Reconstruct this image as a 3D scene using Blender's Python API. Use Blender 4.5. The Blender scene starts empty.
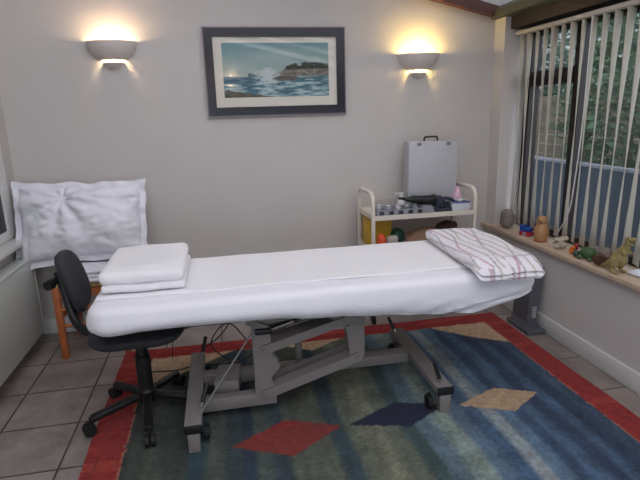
import bpy, bmesh, math, random
from mathutils import Vector, Matrix, noise
R = random.Random(7)
PI = math.pi
C = bpy.context.scene.collection
scene = bpy.context.scene

# ------------------------------------------------------------------ camera, world, exposure
F, YAW, PITCH, ROLL, H = 510.563, 0.188751, 0.246539, -0.029486, 1.361369
cy, sy, cp, sp = math.cos(YAW), math.sin(YAW), math.cos(PITCH), math.sin(PITCH)
fw = Vector((sy*cp, cy*cp, -sp)); rt = Vector((cy, -sy, 0)); up = rt.cross(fw)
c_, s_ = math.cos(ROLL), math.sin(ROLL)
r2 = c_*rt + s_*up; u2 = -s_*rt + c_*up
cam = bpy.data.cameras.new('camera'); co = bpy.data.objects.new('camera', cam); C.objects.link(co)
cam.sensor_width = 36; cam.lens = F*36/640; cam.clip_start = 0.02
m = Matrix((r2, u2, -fw)).transposed().to_4x4(); m.translation = Vector((0, 0, H)); co.matrix_world = m
scene.camera = co
w = bpy.data.worlds.new('overcast'); scene.world = w; w.use_nodes = True
bg = w.node_tree.nodes['Background']; bg.inputs[0].default_value = (0.90, 0.92, 1.0, 1); bg.inputs[1].default_value = 1.0
_n = w.node_tree.nodes; _l = w.node_tree.links     # overcast sky: brighter towards the zenith
_g = _n.new('ShaderNodeTexCoord'); _s = _n.new('ShaderNodeSeparateXYZ'); _m = _n.new('ShaderNodeMapRange')
_l.new(_g.outputs['Generated'], _s.inputs[0]); _l.new(_s.outputs[2], _m.inputs[0])
_m.inputs['From Min'].default_value = 0; _m.inputs['From Max'].default_value = 1; _m.inputs['To Min'].default_value = .32; _m.inputs['To Max'].default_value = .80
_y = _n.new('ShaderNodeMapRange'); _y.inputs['From Min'].default_value = .1; _y.inputs['From Max'].default_value = -.9; _y.inputs['To Min'].default_value = 0; _y.inputs['To Max'].default_value = 1.4
_l.new(_s.outputs[1], _y.inputs[0]); _a = _n.new('ShaderNodeMath'); _l.new(_m.outputs[0], _a.inputs[0]); _l.new(_y.outputs[0], _a.inputs[1])   # brighter sky behind the viewer
_l.new(_a.outputs[0], bg.inputs[1])
scene.view_settings.view_transform = 'Standard'; scene.view_settings.look = 'None'
scene.view_settings.exposure = 1.15; scene.view_settings.gamma = 1; scene.view_settings.use_curve_mapping = False
SCONCE_POWER = {'left': .75, 'right': 2.3, 'front': 5.0}

# ------------------------------------------------------------------ materials
def srgb(r, g, b):
    f = lambda c: (c/255/12.92) if c/255 <= .04045 else ((c/255+.055)/1.055)**2.4
    return (f(r), f(g), f(b), 1)
MATS = {}
def mat(name, col, rough=.6, metal=0, bump=0, bscale=60, var=0, vscale=8, emis=None, spec=.5, sheen=0, attr=None, transl=0):
    if name in MATS: return MATS[name]
    M = bpy.data.materials.new(name); M.use_nodes = True; N = M.node_tree; n = N.nodes; L = N.links
    p = n['Principled BSDF']; p.inputs['Roughness'].default_value = rough; p.inputs['Metallic'].default_value = metal
    p.inputs['Specular IOR Level'].default_value = spec; p.inputs['Base Color'].default_value = col
    if sheen: p.inputs['Sheen Weight'].default_value = sheen
    tc = n.new('ShaderNodeTexCoord'); src = None
    if attr:
        a = n.new('ShaderNodeVertexColor'); a.layer_name = attr; src = a.outputs[0]
    if var:
        nz = n.new('ShaderNodeTexNoise'); nz.inputs['Scale'].default_value = vscale; nz.inputs['Detail'].default_value = 6
        L.new(tc.outputs['Object'], nz.inputs['Vector'])
        mr = n.new('ShaderNodeMapRange'); mr.inputs['From Min'].default_value = .3; mr.inputs['From Max'].default_value = .7
        mr.inputs['To Min'].default_value = 1-var; mr.inputs['To Max'].default_value = 1+var; L.new(nz.outputs[0], mr.inputs[0])
        vm = n.new('ShaderNodeVectorMath'); vm.operation = 'SCALE'
        if src: L.new(src, vm.inputs[0])
        else: vm.inputs[0].default_value = col[:3]
        L.new(mr.outputs[0], vm.inputs['Scale']); src = vm.outputs[0]
    if src: L.new(src, p.inputs['Base Color'])
    if bump:
        nb = n.new('ShaderNodeTexNoise'); nb.inputs['Scale'].default_value = bscale; nb.inputs['Detail'].default_value = 4
        L.new(tc.outputs['Object'], nb.inputs['Vector'])
        b = n.new('ShaderNodeBump'); b.inputs['Strength'].default_value = bump; b.inputs['Distance'].default_value = .01
        L.new(nb.outputs[0], b.inputs['Height']); L.new(b.outputs[0], p.inputs['Normal'])
    if emis: p.inputs['Emission Color'].default_value = emis[0]; p.inputs['Emission Strength'].default_value = emis[1]
    if transl:
        t = n.new('ShaderNodeBsdfTranslucent'); t.inputs[0].default_value = col
        mx = n.new('ShaderNodeMixShader'); mx.inputs[0].default_value = transl
        L.new(p.outputs[0], mx.inputs[1]); L.new(t.outputs[0], mx.inputs[2]); L.new(mx.outputs[0], n['Material Output'].inputs[0])
    MATS[name] = M; return M
def glass(name, tint, gloss=.06):
    M = bpy.data.materials.new(name); M.use_nodes = True; n = M.node_tree.nodes; L = M.node_tree.links
    n.remove(n['Principled BSDF']); t = n.new('ShaderNodeBsdfTransparent'); t.inputs[0].default_value = tint
    g = n.new('ShaderNodeBsdfGlossy'); g.inputs['Roughness'].default_value = .02
    mx = n.new('ShaderNodeMixShader'); mx.inputs[0].default_value = gloss
    L.new(t.outputs[0], mx.inputs[1]); L.new(g.outputs[0], mx.inputs[2]); L.new(mx.outputs[0], n['Material Output'].inputs[0]); return M
WALL = mat('painted_wall', srgb(194, 188, 184), .85, bump=.12, bscale=90, var=.02, vscale=3)
WALLR = mat('painted_wall_low', srgb(203, 197, 194), .8, bump=.1, bscale=90)
WHITEP = mat('white_gloss_paint', srgb(212, 212, 210), .35)
RADM = mat('radiator_enamel', srgb(196, 200, 194), .35)
BROWN = mat('dark_brown_frame', srgb(34, 20, 18), .5, bump=.05, bscale=40)
REDBR = mat('red_brown_timber', srgb(76, 40, 33), .5, var=.15, vscale=10)
EAVE = mat('olive_grey_aluminium', srgb(74, 75, 62), .5, 0)
SILLM = mat('stone_sill', srgb(196, 172, 150), .5, bump=.05, var=.1, vscale=14)
CLOTH = mat('white_cotton', srgb(232, 231, 238), .9, bump=.25, bscale=320, sheen=.2)
CLOTH2 = mat('white_flannel', srgb(236, 234, 238), .95, bump=.45, bscale=180, sheen=.3)
PILC = mat('pillow_cotton', srgb(222, 221, 228), .9, bump=.15, bscale=250)
NAVY = mat('navy_vinyl', srgb(30, 31, 42), .45)
BLACKP = mat('black_plastic', srgb(20, 20, 22), .45, bump=.05)
BLACKF = mat('charcoal_fabric', srgb(54, 55, 59), .95, bump=.5, bscale=300)
BLACKT = mat('black_rubber', srgb(14, 14, 15), .7)
STEEL = mat('grey_powder_coat', srgb(126, 120, 118), .5, 0, bump=.03, bscale=200)
CHROME = mat('bright_steel', srgb(150, 150, 150), .35, 1)
DSTEEL = mat('dark_steel', srgb(70, 68, 68), .4, .6)
WOOD = mat('orange_pine', srgb(168, 92, 48), .5, bump=.05, var=.15, vscale=12)
RUSH = mat('woven_rush', srgb(190, 160, 105), .9, bump=.8, bscale=150, var=.2, vscale=60)
CREAM = mat('cream_enamel', srgb(218, 208, 196), .35)
CERAM = mat('white_ceramic', srgb(205, 196, 190), .6)
SLATE = mat('slate_plastic', srgb(84, 86, 92), .55, var=.08)

# ------------------------------------------------------------------ mesh helpers
def obj(name, bm, m=None, parent=None, smooth=True, loc=None, rot=None, mods=None):
    bmesh.ops.recalc_face_normals(bm, faces=bm.faces[:])
    me = bpy.data.meshes.new(name); bm.to_mesh(me); bm.free()
    for f in me.polygons: f.use_smooth = smooth
    o = bpy.data.objects.new(name, me); C.objects.link(o)
    if m:
        for q in (m if isinstance(m, list) else [m]): me.materials.append(q)
    if parent: o.parent = parent
    if loc: o.location = loc
    if rot: o.rotation_euler = rot
    if smooth:
        try: me.set_sharp_from_angle(angle=math.radians(38))
        except Exception: pass
    return o
def thing(name, label, cat, loc=(0, 0, 0), rz=0, group=None):
    o = bpy.data.objects.new(name, None); C.objects.link(o); o.location = loc; o.rotation_euler = (0, 0, rz)
    return tag(o, label, cat, group)
def tag(o, label, cat, group=None):
    o['label'] = label; o['category'] = cat
    if group: o['group'] = group
    return o
def struct(name, bm, m, parent=None, smooth=False):
    o = obj(name, bm, m, parent, smooth)
    if not parent: o['kind'] = 'structure'
    return o
def NB(): return bmesh.new()
def xf(vs, M_):
    for v in vs: v.co = M_ @ v.co
def box(bm, c, s, rot=None, bev=0, seg=2):
    g = bmesh.ops.create_cube(bm, size=1); vs = g['verts']
    for v in vs: v.co = Vector((v.co.x*s[0], v.co.y*s[1], v.co.z*s[2]))
    if bev:
        es = list({e for v in vs for e in v.link_edges})
        r = bmesh.ops.bevel(bm, geom=es, offset=bev, segments=seg, affect='EDGES', profile=.5)
        vs = list({v for f in r['faces'] for v in f.verts} | {v for v in vs if v.is_valid})
    M_ = Matrix.Translation(c)
    if rot is not None: M_ = M_ @ (rot if isinstance(rot, Matrix) else Matrix.Rotation(rot[2], 4, 'Z') @ Matrix.Rotation(rot[1], 4, 'Y') @ Matrix.Rotation(rot[0], 4, 'X'))
    xf(vs, M_); return bm
def rbox(bm, lo, hi, bev=0): 
    return box(bm, [(a+b)/2 for a, b in zip(lo, hi)], [abs(b-a) for a, b in zip(lo, hi)], bev=bev)
def frame_of(d, ref=None):
    d = d.normalized(); r = ref or (Vector((0, 0, 1)) if abs(d.z) < .95 else Vector((1, 0, 0)))
    x = d.cross(r).normalized(); return x, d.cross(x).normalized()
def tube(bm, pts, rad, n=10, cap=True):
    pts = [Vector(p) for p in pts]; rings = []
    rr = rad if isinstance(rad, (list, tuple)) else [rad]*len(pts); px = None
    for i, p in enumerate(pts):
        d = (pts[min(i+1, len(pts)-1)]-pts[max(i-1, 0)]).normalized()
        if px is None: x, y = frame_of(d)
        else:
            x = (px - d*px.dot(d)).normalized(); y = d.cross(x)
        px = x
        rings.append([bm.verts.new(p+(x*math.cos(2*PI*k/n)+y*math.sin(2*PI*k/n))*rr[i]) for k in range(n)])
    for a, b in zip(rings, rings[1:]):
        for k in range(n): bm.faces.new((a[k], a[(k+1) % n], b[(k+1) % n], b[k]))
    if cap: bm.faces.new(rings[0]); bm.faces.new(rings[-1])
    return bm
def bend(pts, r=.03, n=5):
    P = [Vector(p) for p in pts]; out = [P[0]]
    for a, b, c in zip(P, P[1:], P[2:]):
        u = (a-b).normalized(); v = (c-b).normalized(); k = min(r, (a-b).length*.48, (c-b).length*.48)
        for i in range(n+1):
            t = i/n; out.append((b+u*k)*(1-t)**2 + b*2*t*(1-t) + (b+v*k)*t*t)
    out.append(P[-1]); return out
def bar(bm, a, b, w_, h_, bev=.003):
    a = Vector(a); b = Vector(b); d = (b-a); L_ = d.length; d.normalize()
    x = Vector((0, 0, 1)).cross(d)
    x = x.normalized() if x.length > 1e-4 else Vector((1, 0, 0))
    z = d.cross(x); M_ = Matrix((d, x, z)).transposed().to_4x4()
    return box(bm, (a+b)/2, (L_, w_, h_), rot=M_, bev=bev)
def lathe(bm, prof, n=28, c=(0, 0, 0), a0=0, a1=2*PI, sx=1, sy=1):
    full = abs(a1-a0-2*PI) < 1e-6; K = n if full else n+1; rings = []
    for r, z in prof:
        if r < 1e-6: rings.append([bm.verts.new((c[0], c[1], c[2]+z))])
        else: rings.append([bm.verts.new((c[0]+sx*r*math.cos(a0+(a1-a0)*k/n), c[1]+sy*r*math.sin(a0+(a1-a0)*k/n), c[2]+z)) for k in range(K)])
    for A, B in zip(rings, rings[1:]):
        for k in range(n):
            k2 = (k+1) % K
            if len(A) == 1 and len(B) == 1: continue
            if len(A) == 1: bm.faces.new((A[0], B[k], B[k2]))
            elif len(B) == 1: bm.faces.new((A[k], A[k2], B[0]))
            else: bm.faces.new((A[k], A[k2], B[k2], B[k]))
    return bm
def prism(bm, pts, h, axis='z', off=0):
    def mk(p, t): return {'z': (p[0], p[1], t), 'y': (p[0], t, p[1]), 'x': (t, p[0], p[1])}[axis]
    A = [bm.verts.new(mk(p, off)) for p in pts]; B = [bm.verts.new(mk(p, off+h)) for p in pts]
    n = len(pts); bm.faces.new(A); bm.faces.new(B[::-1])
    for k in range(n): bm.faces.new((A[k], A[(k+1) % n], B[(k+1) % n], B[k]))
    return bm
def soft_box(bm, c, s, r, step=.02, fn=None, rot=None, skip_bottom=False):
    hx, hy, hz = [q/2 for q in s]; V = {}
    cnt = [max(2, int(round(q/step))) for q in s]
    def P(x, y, z):
        k = (round(x, 5), round(y, 5), round(z, 5))
        if k in V: return V[k]
        q = Vector((x, y, z)); inn = Vector((max(-hx+r, min(hx-r, x)), max(-hy+r, min(hy-r, y)), max(-hz+r, min(hz-r, z))))
        d = q-inn
        if d.length > 1e-9: q = inn + d.normalized()*min(r, d.length if max(abs(d.x), abs(d.y), abs(d.z)) < r-1e-6 else r)
        if fn: q = fn(q)
        if rot is not None: q = rot @ q
        V[k] = bm.verts.new(q+Vector(c)); return V[k]
    L3 = [[-h+2*h*i/n for i in range(n+1)] for h, n in zip((hx, hy, hz), cnt)]
    def face(ax, sgn):
        a, b = [i for i in range(3) if i != ax]; h = (hx, hy, hz)[ax]*sgn
        for i in range(cnt[a]):
            for j in range(cnt[b]):
                q = []
                for di, dj in ((0, 0), (1, 0), (1, 1), (0, 1)):
                    t = [0, 0, 0]; t[ax] = h; t[a] = L3[a][i+di]; t[b] = L3[b][j+dj]; q.append(P(*t))
                if len(set(q)) == 4: bm.faces.new(q)
    for ax in range(3):
        for sgn in (-1, 1):
            if skip_bottom and ax == 2 and sgn == -1: continue
            face(ax, sgn)
    return bm
def ell(bm, c, s, rot=None, u=20, v=12):
    g = bmesh.ops.create_uvsphere(bm, u_segments=u, v_segments=v, radius=1)
    M_ = Matrix.Translation(c)
    if rot: M_ = M_ @ Matrix.Rotation(rot[2], 4, 'Z') @ Matrix.Rotation(rot[1], 4, 'Y') @ Matrix.Rotation(rot[0], 4, 'X')
    M_ = M_ @ Matrix.Diagonal((s[0], s[1], s[2], 1)); xf(g['verts'], M_); return bm
def remesh(o, v):
    md = o.modifiers.new('r', 'REMESH'); md.mode = 'VOXEL'; md.voxel_size = v; md.use_smooth_shade = True
    s = o.modifiers.new('s', 'SMOOTH'); s.factor = .5; s.iterations = 4; return o
def fbm(x, y, z=0, s=1): return noise.fractal(Vector((x*s, y*s, z*s)), 1, 2, 4)
def setcol(o, fn, name='dye'):
    me = o.data; a = me.color_attributes.new(name, 'FLOAT_COLOR', 'POINT')
    buf = []
    for v in me.vertices: buf += list(fn(v.co))
    a.data.foreach_set('color', buf)

# ------------------------------------------------------------------ room shell
XL, XR, YB, YF = -1.225, 1.90, 3.40, -1.0
def roof_z(x): return 2.448-.236*x
# floor: tiles with grout
FM = bpy.data.materials.new('floor_tiles'); FM.use_nodes = True; n = FM.node_tree.nodes; L = FM.node_tree.links; p = n['Principled BSDF']
geo = n.new('ShaderNodeNewGeometry'); sx_ = n.new('ShaderNodeSeparateXYZ'); L.new(geo.outputs['Position'], sx_.inputs[0])
def mth(op, a, b=None, c=None):
    k = n.new('ShaderNodeMath'); k.operation = op
    for i, q in enumerate((a, b, c)):
        if q is None: continue
        if isinstance(q, (int, float)): k.inputs[i].default_value = q
        else: L.new(q, k.inputs[i])
    return k.outputs[0]
shift = mth('MULTIPLY', mth('GREATER_THAN', sx_.outputs[0], 1.2), 0.19)
tx = mth('DIVIDE', mth('ADD', mth('ADD', sx_.outputs[0], 1.0566+3.3), shift), .33)
ty = mth('DIVIDE', mth('ADD', sx_.outputs[1], -2.9286+6.6), .33)
def edge(t):
    f = mth('FRACT', t); return mth('MINIMUM', f, mth('SUBTRACT', 1.0, f))
g_ = mth('LESS_THAN', mth('MINIMUM', edge(tx), edge(ty)), .014)
cid = n.new('ShaderNodeCombineXYZ'); L.new(mth('FLOOR', tx), cid.inputs[0]); L.new(mth('FLOOR', ty), cid.inputs[1])
wn = n.new('ShaderNodeTexWhiteNoise'); L.new(cid.outputs[0], wn.inputs['Vector'])
nz = n.new('ShaderNodeTexNoise'); nz.inputs['Scale'].default_value = 6; nz.inputs['Detail'].default_value = 8; nz.inputs['Roughness'].default_value = .65
L.new(geo.outputs['Position'], nz.inputs['Vector'])
cr = n.new('ShaderNodeValToRGB'); cr.color_ramp.elements[0].position = .3; cr.color_ramp.elements[1].position = .72
cr.color_ramp.elements[0].color = srgb(118, 108, 103); cr.color_ramp.elements[1].color = srgb(156, 144, 138)
L.new(mth('ADD', nz.outputs[0], mth('MULTIPLY', mth('SUBTRACT', wn.outputs[0], .5), .12)), cr.inputs[0])
mix = n.new('ShaderNodeMixRGB'); L.new(g_, mix.inputs[0]); L.new(cr.outputs[0], mix.inputs[1]); mix.inputs[2].default_value = srgb(70, 62, 60)
L.new(mix.outputs[0], p.inputs['Base Color']); p.inputs['Roughness'].default_value = .42
bp = n.new('ShaderNodeBump'); bp.inputs['Distance'].default_value = .004; bp.inputs['Strength'].default_value = .5
L.new(mth('SUBTRACT', nz.outputs[0], mth('MULTIPLY', g_, 2.0)), bp.inputs['Height']); L.new(bp.outputs[0], p.inputs['Normal'])
struct('floor', rbox(NB(), (XL-.02, YF, -.12), (XR+.02, YB+.02, 0)), FM)

bm = NB(); prism(bm, [(XL-.25, 0), (2.16, 0), (2.16, roof_z(2.16)-.03), (XL-.25, roof_z(XL-.25)-.03)], .2, 'y', YB); struct('wall_back', bm, WALL)
bm = NB(); prism(bm, [(XL-.25, 2.0), (2.16, 1.86), (2.16, roof_z(2.16)-.03), (XL-.25, roof_z(XL-.25)-.03)], .2, 'y', YF-.2)
for lo, hi in (((XL-.25, 0), (-1.12, 2.02)), ((-.10, 0), (.0, 2.0)), ((.0, 0), (1.8, .30)), ((.0, 1.25), (1.8, 1.96)), ((1.8, 0), (2.16, 1.9)), ((-1.12, 1.97), (-.10, 2.02))):
    rbox(bm, (lo[0], YF-.2, lo[1]), (hi[0], YF, hi[1]))
struct('wall_front', bm, WALL)
bm = NB(); rbox(bm, (XR, YF, 0), (XR+.26, YB, .505)); rbox(bm, (XR, 3.27, .505), (XR+.26, YB, 1.925)); rbox(bm, (XR, YF, .505), (XR+.26, .6, 1.93))
struct('wall_right', bm, WALLR)
bm = NB(); rbox(bm, (XL-.2, YF, 0), (XL, YB, .70)); rbox(bm, (XL-.2, 3.26, .70), (XL, YB, 1.9)); rbox(bm, (XL-.2, YF, .70), (XL, .8, 1.9)); rbox(bm, (XL-.2, YF, 1.9), (XL, YB, 2.72))
struct('wall_left', bm, WALL)
bm = NB(); box(bm, (XR-.009, (YF+YB)/2, .052), (.018, YB-YF, .104), bev=.006); struct('baseboard_right', bm, WHITEP, smooth=True)
bm = NB(); box(bm, ((XL+XR)/2, YB-.009, .052), (XR-XL-.04, .018, .104), bev=.006); struct('baseboard_back', bm, WHITEP, smooth=True)

# roof: polycarbonate panes between timber rafters
poly = bpy.data.materials.new('polycarbonate'); poly.use_nodes = True; n = poly.node_tree.nodes; L = poly.node_tree.links
n.remove(n['Principled BSDF']); t = n.new('ShaderNodeBsdfTransparent'); t.inputs[0].default_value = (.90, .89, .88, 1)
d_ = n.new('ShaderNodeBsdfDiffuse'); d_.inputs[0].default_value = srgb(220, 220, 220); mx = n.new('ShaderNodeMixShader'); mx.inputs[0].default_value = .12
L.new(t.outputs[0], mx.inputs[1]); L.new(d_.outputs[0], mx.inputs[2]); L.new(mx.outputs[0], n['Material Output'].inputs[0])
bm = NB()
prism(bm, [(XL-.25, roof_z(XL-.25)), (2.22, roof_z(2.22)), (2.22, roof_z(2.22)+.016), (XL-.25, roof_z(XL-.25)+.016)], 2.65-YF, 'y', YF)
struct('ceiling', bm, poly)
bm = NB(); prism(bm, [(XL-.25, roof_z(XL-.25)), (2.22, roof_z(2.22)), (2.22, roof_z(2.22)+.016), (XL-.25, roof_z(XL-.25)+.016)], YB+.2-2.65, 'y', 2.65)
dim_poly = poly.copy(); dim_poly.name = 'dimmed_polycarbonate'  # copy of the roof sheet, tint darkened so the back bay reads dimmer
for q in dim_poly.node_tree.nodes:
    if q.type == 'BSDF_TRANSPARENT': q.inputs[0].default_value = (.55, .55, .56, 1)
struct('trim_10', bm, dim_poly)
for i, yy in enumerate((3.335, 2.62, 1.9, 1.18, .45, -.28)):
    bm = NB(); hh = .07; wd = .055
    prism(bm, [(XL, roof_z(XL)-hh), (1.92, roof_z(1.92)-hh), (1.92, roof_z(1.92)-.001), (XL, roof_z(XL)-.001)], wd, 'y', yy)
    struct('trim_%d' % (i+1), bm, REDBR)
bm = NB(); prism(bm, [(1.855, 1.925), (1.99, 1.925), (1.99, 1.972), (1.875, 1.998), (1.855, 1.975)], YB-YF-.02, 'y', YF)
struct('trim_8', bm, EAVE, smooth=False)
bm = NB(); rbox(bm, (1.94, YF, 1.85), (2.16, YB, 1.925)); struct('trim_9', bm, BROWN)

# right window: brown frames, panes, stone sill
WX = 2.09
bm = NB()
rbox(bm, (WX-.02, 3.21, .535), (WX+.05, 3.27, 1.85)); rbox(bm, (WX-.02, .6, .535), (WX+.05, .66, 1.85))
rbox(bm, (WX-.02, .66, .535), (WX+.05, 3.21, .58)); rbox(bm, (WX-.02, .66, 1.80), (WX+.05, 3.21, 1.85))
win = struct('window_1', bm, BROWN)
for yy in (2.75, 1.69):
    struct('mullion', rbox(NB(), (WX-.02, yy-.032, .58), (WX+.025, yy+.032, 1.80)), BROWN, win)
struct('transom', rbox(NB(), (WX-.025, 2.78, 1.485), (WX+.05, 3.21, 1.575)), BROWN, win)
GL = glass('window_glass', (.80, .84, .86, 1))
for a, b, z0, z1 in ((2.78, 3.21, .58, 1.485), (2.78, 3.21, 1.575, 1.80), (1.72, 2.72, .58, 1.80), (.66, 1.66, .58, 1.80)):
    struct('pane', rbox(NB(), (WX+.012, a, z0), (WX+.018, b, z1)), GL, win)
bm = NB(); box(bm, ((1.865+2.16)/2, (.6+3.27)/2, .52), (2.16-1.865, 2.67, .03), bev=.004)
box(bm, (1.8825, 3.335, .52), (.035, .13, .03), bev=.004)
struct('window_sill', bm, SILLM, win, smooth=True)

# left window: white frame, dark panes, white sill
bm = NB(); X0 = XL
rbox(bm, (X0-.06, 3.17, .70), (X0+.006, 3.26, 1.9)); rbox(bm, (X0-.06, .8, .70), (X0+.012, .9, 1.9)); rbox(bm, (X0-.06, .9, .70), (X0+.006, 3.17, .745)); rbox(bm, (X0-.06, .9, 1.83), (X0+.006, 3.17, 1.9))
rbox(bm, (X0-.06, 1.98, .745), (X0+.006, 2.06, 1.83))
win2 = struct('window_2', bm, WHITEP)
struct('window_sill', box(NB(), (X0+.028, 2.03, .672), (.10, 2.46, .03), bev=.006), WHITEP, win2, smooth=True)
DG = mat('dark_room_glass', srgb(62, 62, 66), .35, spec=.2)
struct('pane', rbox(NB(), (X0-.012, .9, .745), (X0-.006, 1.98, 1.83)), DG, win2)
struct('pane', rbox(NB(), (X0-.012, 2.06, .745), (X0-.006, 3.17, 1.83)), DG, win2)

# camera-side glazing: unseen glazed door and low window, added to supply light
bm = NB()
for lo, hi in (((-1.12, 0), (-1.04, 1.97)), ((-.18, 0), (-.10, 1.97)), ((-1.04, 0), (-.18, .16)), ((-1.04, 1.89), (-.18, 1.97))): rbox(bm, (lo[0], YF-.14, lo[1]), (hi[0], YF-.08, hi[1]))
dr = struct('added_door_1', bm, WHITEP); struct('pane', rbox(NB(), (-1.04, YF-.113, .16), (-.18, YF-.107, 1.89)), GL, dr)
bm = NB(); rbox(bm, (-.24, YF-.08, .98), (-.20, YF-.05, 1.02)); rbox(bm, (-.34, YF-.055, .99), (-.20, YF-.035, 1.01)); struct('door_handle', bm, CHROME, dr)
bm = NB()
for lo, hi in (((.0, .30), (.06, 1.25)), ((1.74, .30), (1.8, 1.25)), ((.06, .30), (1.74, .36)), ((.06, 1.19), (1.74, 1.25)), ((.87, .36), (.93, 1.19))): rbox(bm, (lo[0], YF-.14, lo[1]), (hi[0], YF-.08, hi[1]))
w3 = struct('added_window_3', bm, WHITEP)
for a, b in ((.06, .87), (.93, 1.74)): struct('pane', rbox(NB(), (a, YF-.113, .36), (b, YF-.107, 1.19)), GL, w3)

# ------------------------------------------------------------------ outside
GRASS = mat('lawn', srgb(70, 84, 50), .95, bump=.5, var=.3, vscale=3)
struct('ground', rbox(NB(), (2.2, -8, -.5), (14, 18, -.45)), GRASS)
t = thing('garden_screen', 'dark blue garden screen with a pale top rail, standing outside the window', 'screen', (3.0, 0, -.45))
bm = NB(); rbox(bm, (0, 1.0, 0), (.03, 6.6, 1.30)); obj('panel', bm, mat('dark_blue_mesh', srgb(58, 70, 86), .8, var=.2, vscale=5, bump=.4, bscale=40), t, False)
obj('top_rail', box(NB(), (.015, 3.8, 1.315), (.05, 5.6, .03), bev=.005), mat('pale_rail', srgb(142, 142, 152), .6), t)
t = thing('garden_fence', 'brown slatted wooden garden fence behind the blue screen', 'fence', (5.4, 0, -.45))
FW = mat('weathered_timber', srgb(112, 100, 84), .85, var=.25, vscale=4)
for k in range(4):
    y0 = 5.6+k*1.3
    bm = NB()
    for j in range(11): rbox(bm, (0, y0+.05, .25+j*.155), (.02, y0+1.25, .25+j*.155+.148))
    obj('slat_panel', bm, FW, t, False)
    obj('post', rbox(NB(), (-.03, y0-.04, 0), (.05, y0+.04, 2.25)), FW, t, False)
def leaves(bm, c, s, cnt, ls, seed):
    q = random.Random(seed)
    for _ in range(cnt):
        while 1:
            v = Vector((q.uniform(-1, 1), q.uniform(-1, 1), q.uniform(-1, 1)))
            if .35 < v.length < 1: break
        lump = 1+.25*noise.noise(v*2.5+Vector((seed, 0, 0)))
        pos = Vector(c)+Vector((v.x*s[0], v.y*s[1], v.z*s[2]))*lump
        a = Vector((q.gauss(0, 1), q.gauss(0, 1), q.gauss(0, 1))).normalized(); b = a.orthogonal().normalized()
        l = ls*q.uniform(.6, 1.3); wd = l*.42
        P = [pos-a*l, pos-b*wd, pos+a*l, pos+b*wd]
        bm.faces.new([bm.verts.new(z) for z in P])
LEAF = [mat('leaf_a', srgb(80, 104, 76), .6, var=.4, vscale=2.0, transl=.3), mat('leaf_b', srgb(98, 122, 84), .6, var=.4, vscale=2.5, transl=.3), mat('leaf_c', srgb(72, 98, 76), .6, var=.4, vscale=2.0, transl=.3)]
BARK = mat('bark', srgb(80, 66, 54), .9, bump=.6)
for i, (x, y, z, sx, sy_, sz, cnt, lb) in enumerate((
        (4.0, 4.45, 1.5, .68, .70, 1.5, 5200, 'broad leafy evergreen outside, right of the window mullion'),
        (4.0, 2.85, 1.5, .68, .78, 1.6, 5200, 'tall dense shrub filling the right edge of the window view'),
        (6.9, 9.0, 2.2, 1.2, 1.5, 1.3, 3600, 'pale green tree far behind the wooden fence'),
        (7.4, 6.2, 2.6, 1.1, 1.1, 1.5, 3600, 'distant tree top above the evergreen, beside the sky'))):
    t = thing('garden_tree', lb, 'tree', (x, y, -.45))
    bm = NB(); leaves(bm, (0, 0, z+.45-.3), (sx, sy_, sz), cnt, .055 if i < 2 else .09, 11+i); obj('foliage', bm, LEAF[i % 3], t, False)
    bm = NB(); tube(bm, [(0, 0, 0), (.03, .02, z*.5), (0, 0, z+.3)], [.06, .05, .02]); obj('trunk', bm, BARK, t)

# ------------------------------------------------------------------ vertical blind
t = thing('vertical_blind', 'off-white vertical blind with half-open slats in the garden window', 'blind', (1.985, 0, 0))
rail = obj('headrail', box(NB(), (0, 1.975, 1.818), (.045, 2.56, .026), bev=.006), mat('blind_rail', srgb(190, 184, 178), .5), t)
VAN = mat('blind_fabric', srgb(236, 232, 224), .85, bump=.15, bscale=400, transl=.55)
q = random.Random(3); yy = 3.20; k = 0
while yy > .72:
    bm = NB(); near = max(0, min(1, (2.7-yy)/.8))
    va = math.degrees(math.atan2(1.985, yy)); a0 = math.radians(va+q.uniform(14, 30)-3*near); a1 = math.radians(va-q.uniform(10, 20)-8*near)
    dy = near*.05+q.uniform(-.006, .006); rows = []
    for i in range(9):
        f = i/8; z = 1.80-f*(1.80-.575); a = a0+(a1-a0)*f; row = []
        for j in range(4):
            s = (j/3-.5)*.089; bow = .004*(1-(2*j/3-1)**2)
            row.append(bm.verts.new((s*math.sin(a)+bow*math.cos(a), yy+dy*f+s*math.cos(a)-bow*math.sin(a), z)))
        rows.append(row)
    for A, B in zip(rows, rows[1:]):
        for j in range(3): bm.faces.new((A[j], A[j+1], B[j+1], B[j]))
    o = obj('slat', bm, VAN, t); md = o.modifiers.new('t', 'SOLIDIFY'); md.thickness = .0012
    yy -= .083; k += 1
bm = NB(); tube(bm, bend([(-.045, 2.50, 1.80), (-.05, 2.49, 1.2), (-.05, 2.53, .75), (-.03, 2.66, .60)], .25, 8), .0035, 8); obj('pull_cord', bm, WHITEP, t)

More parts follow.
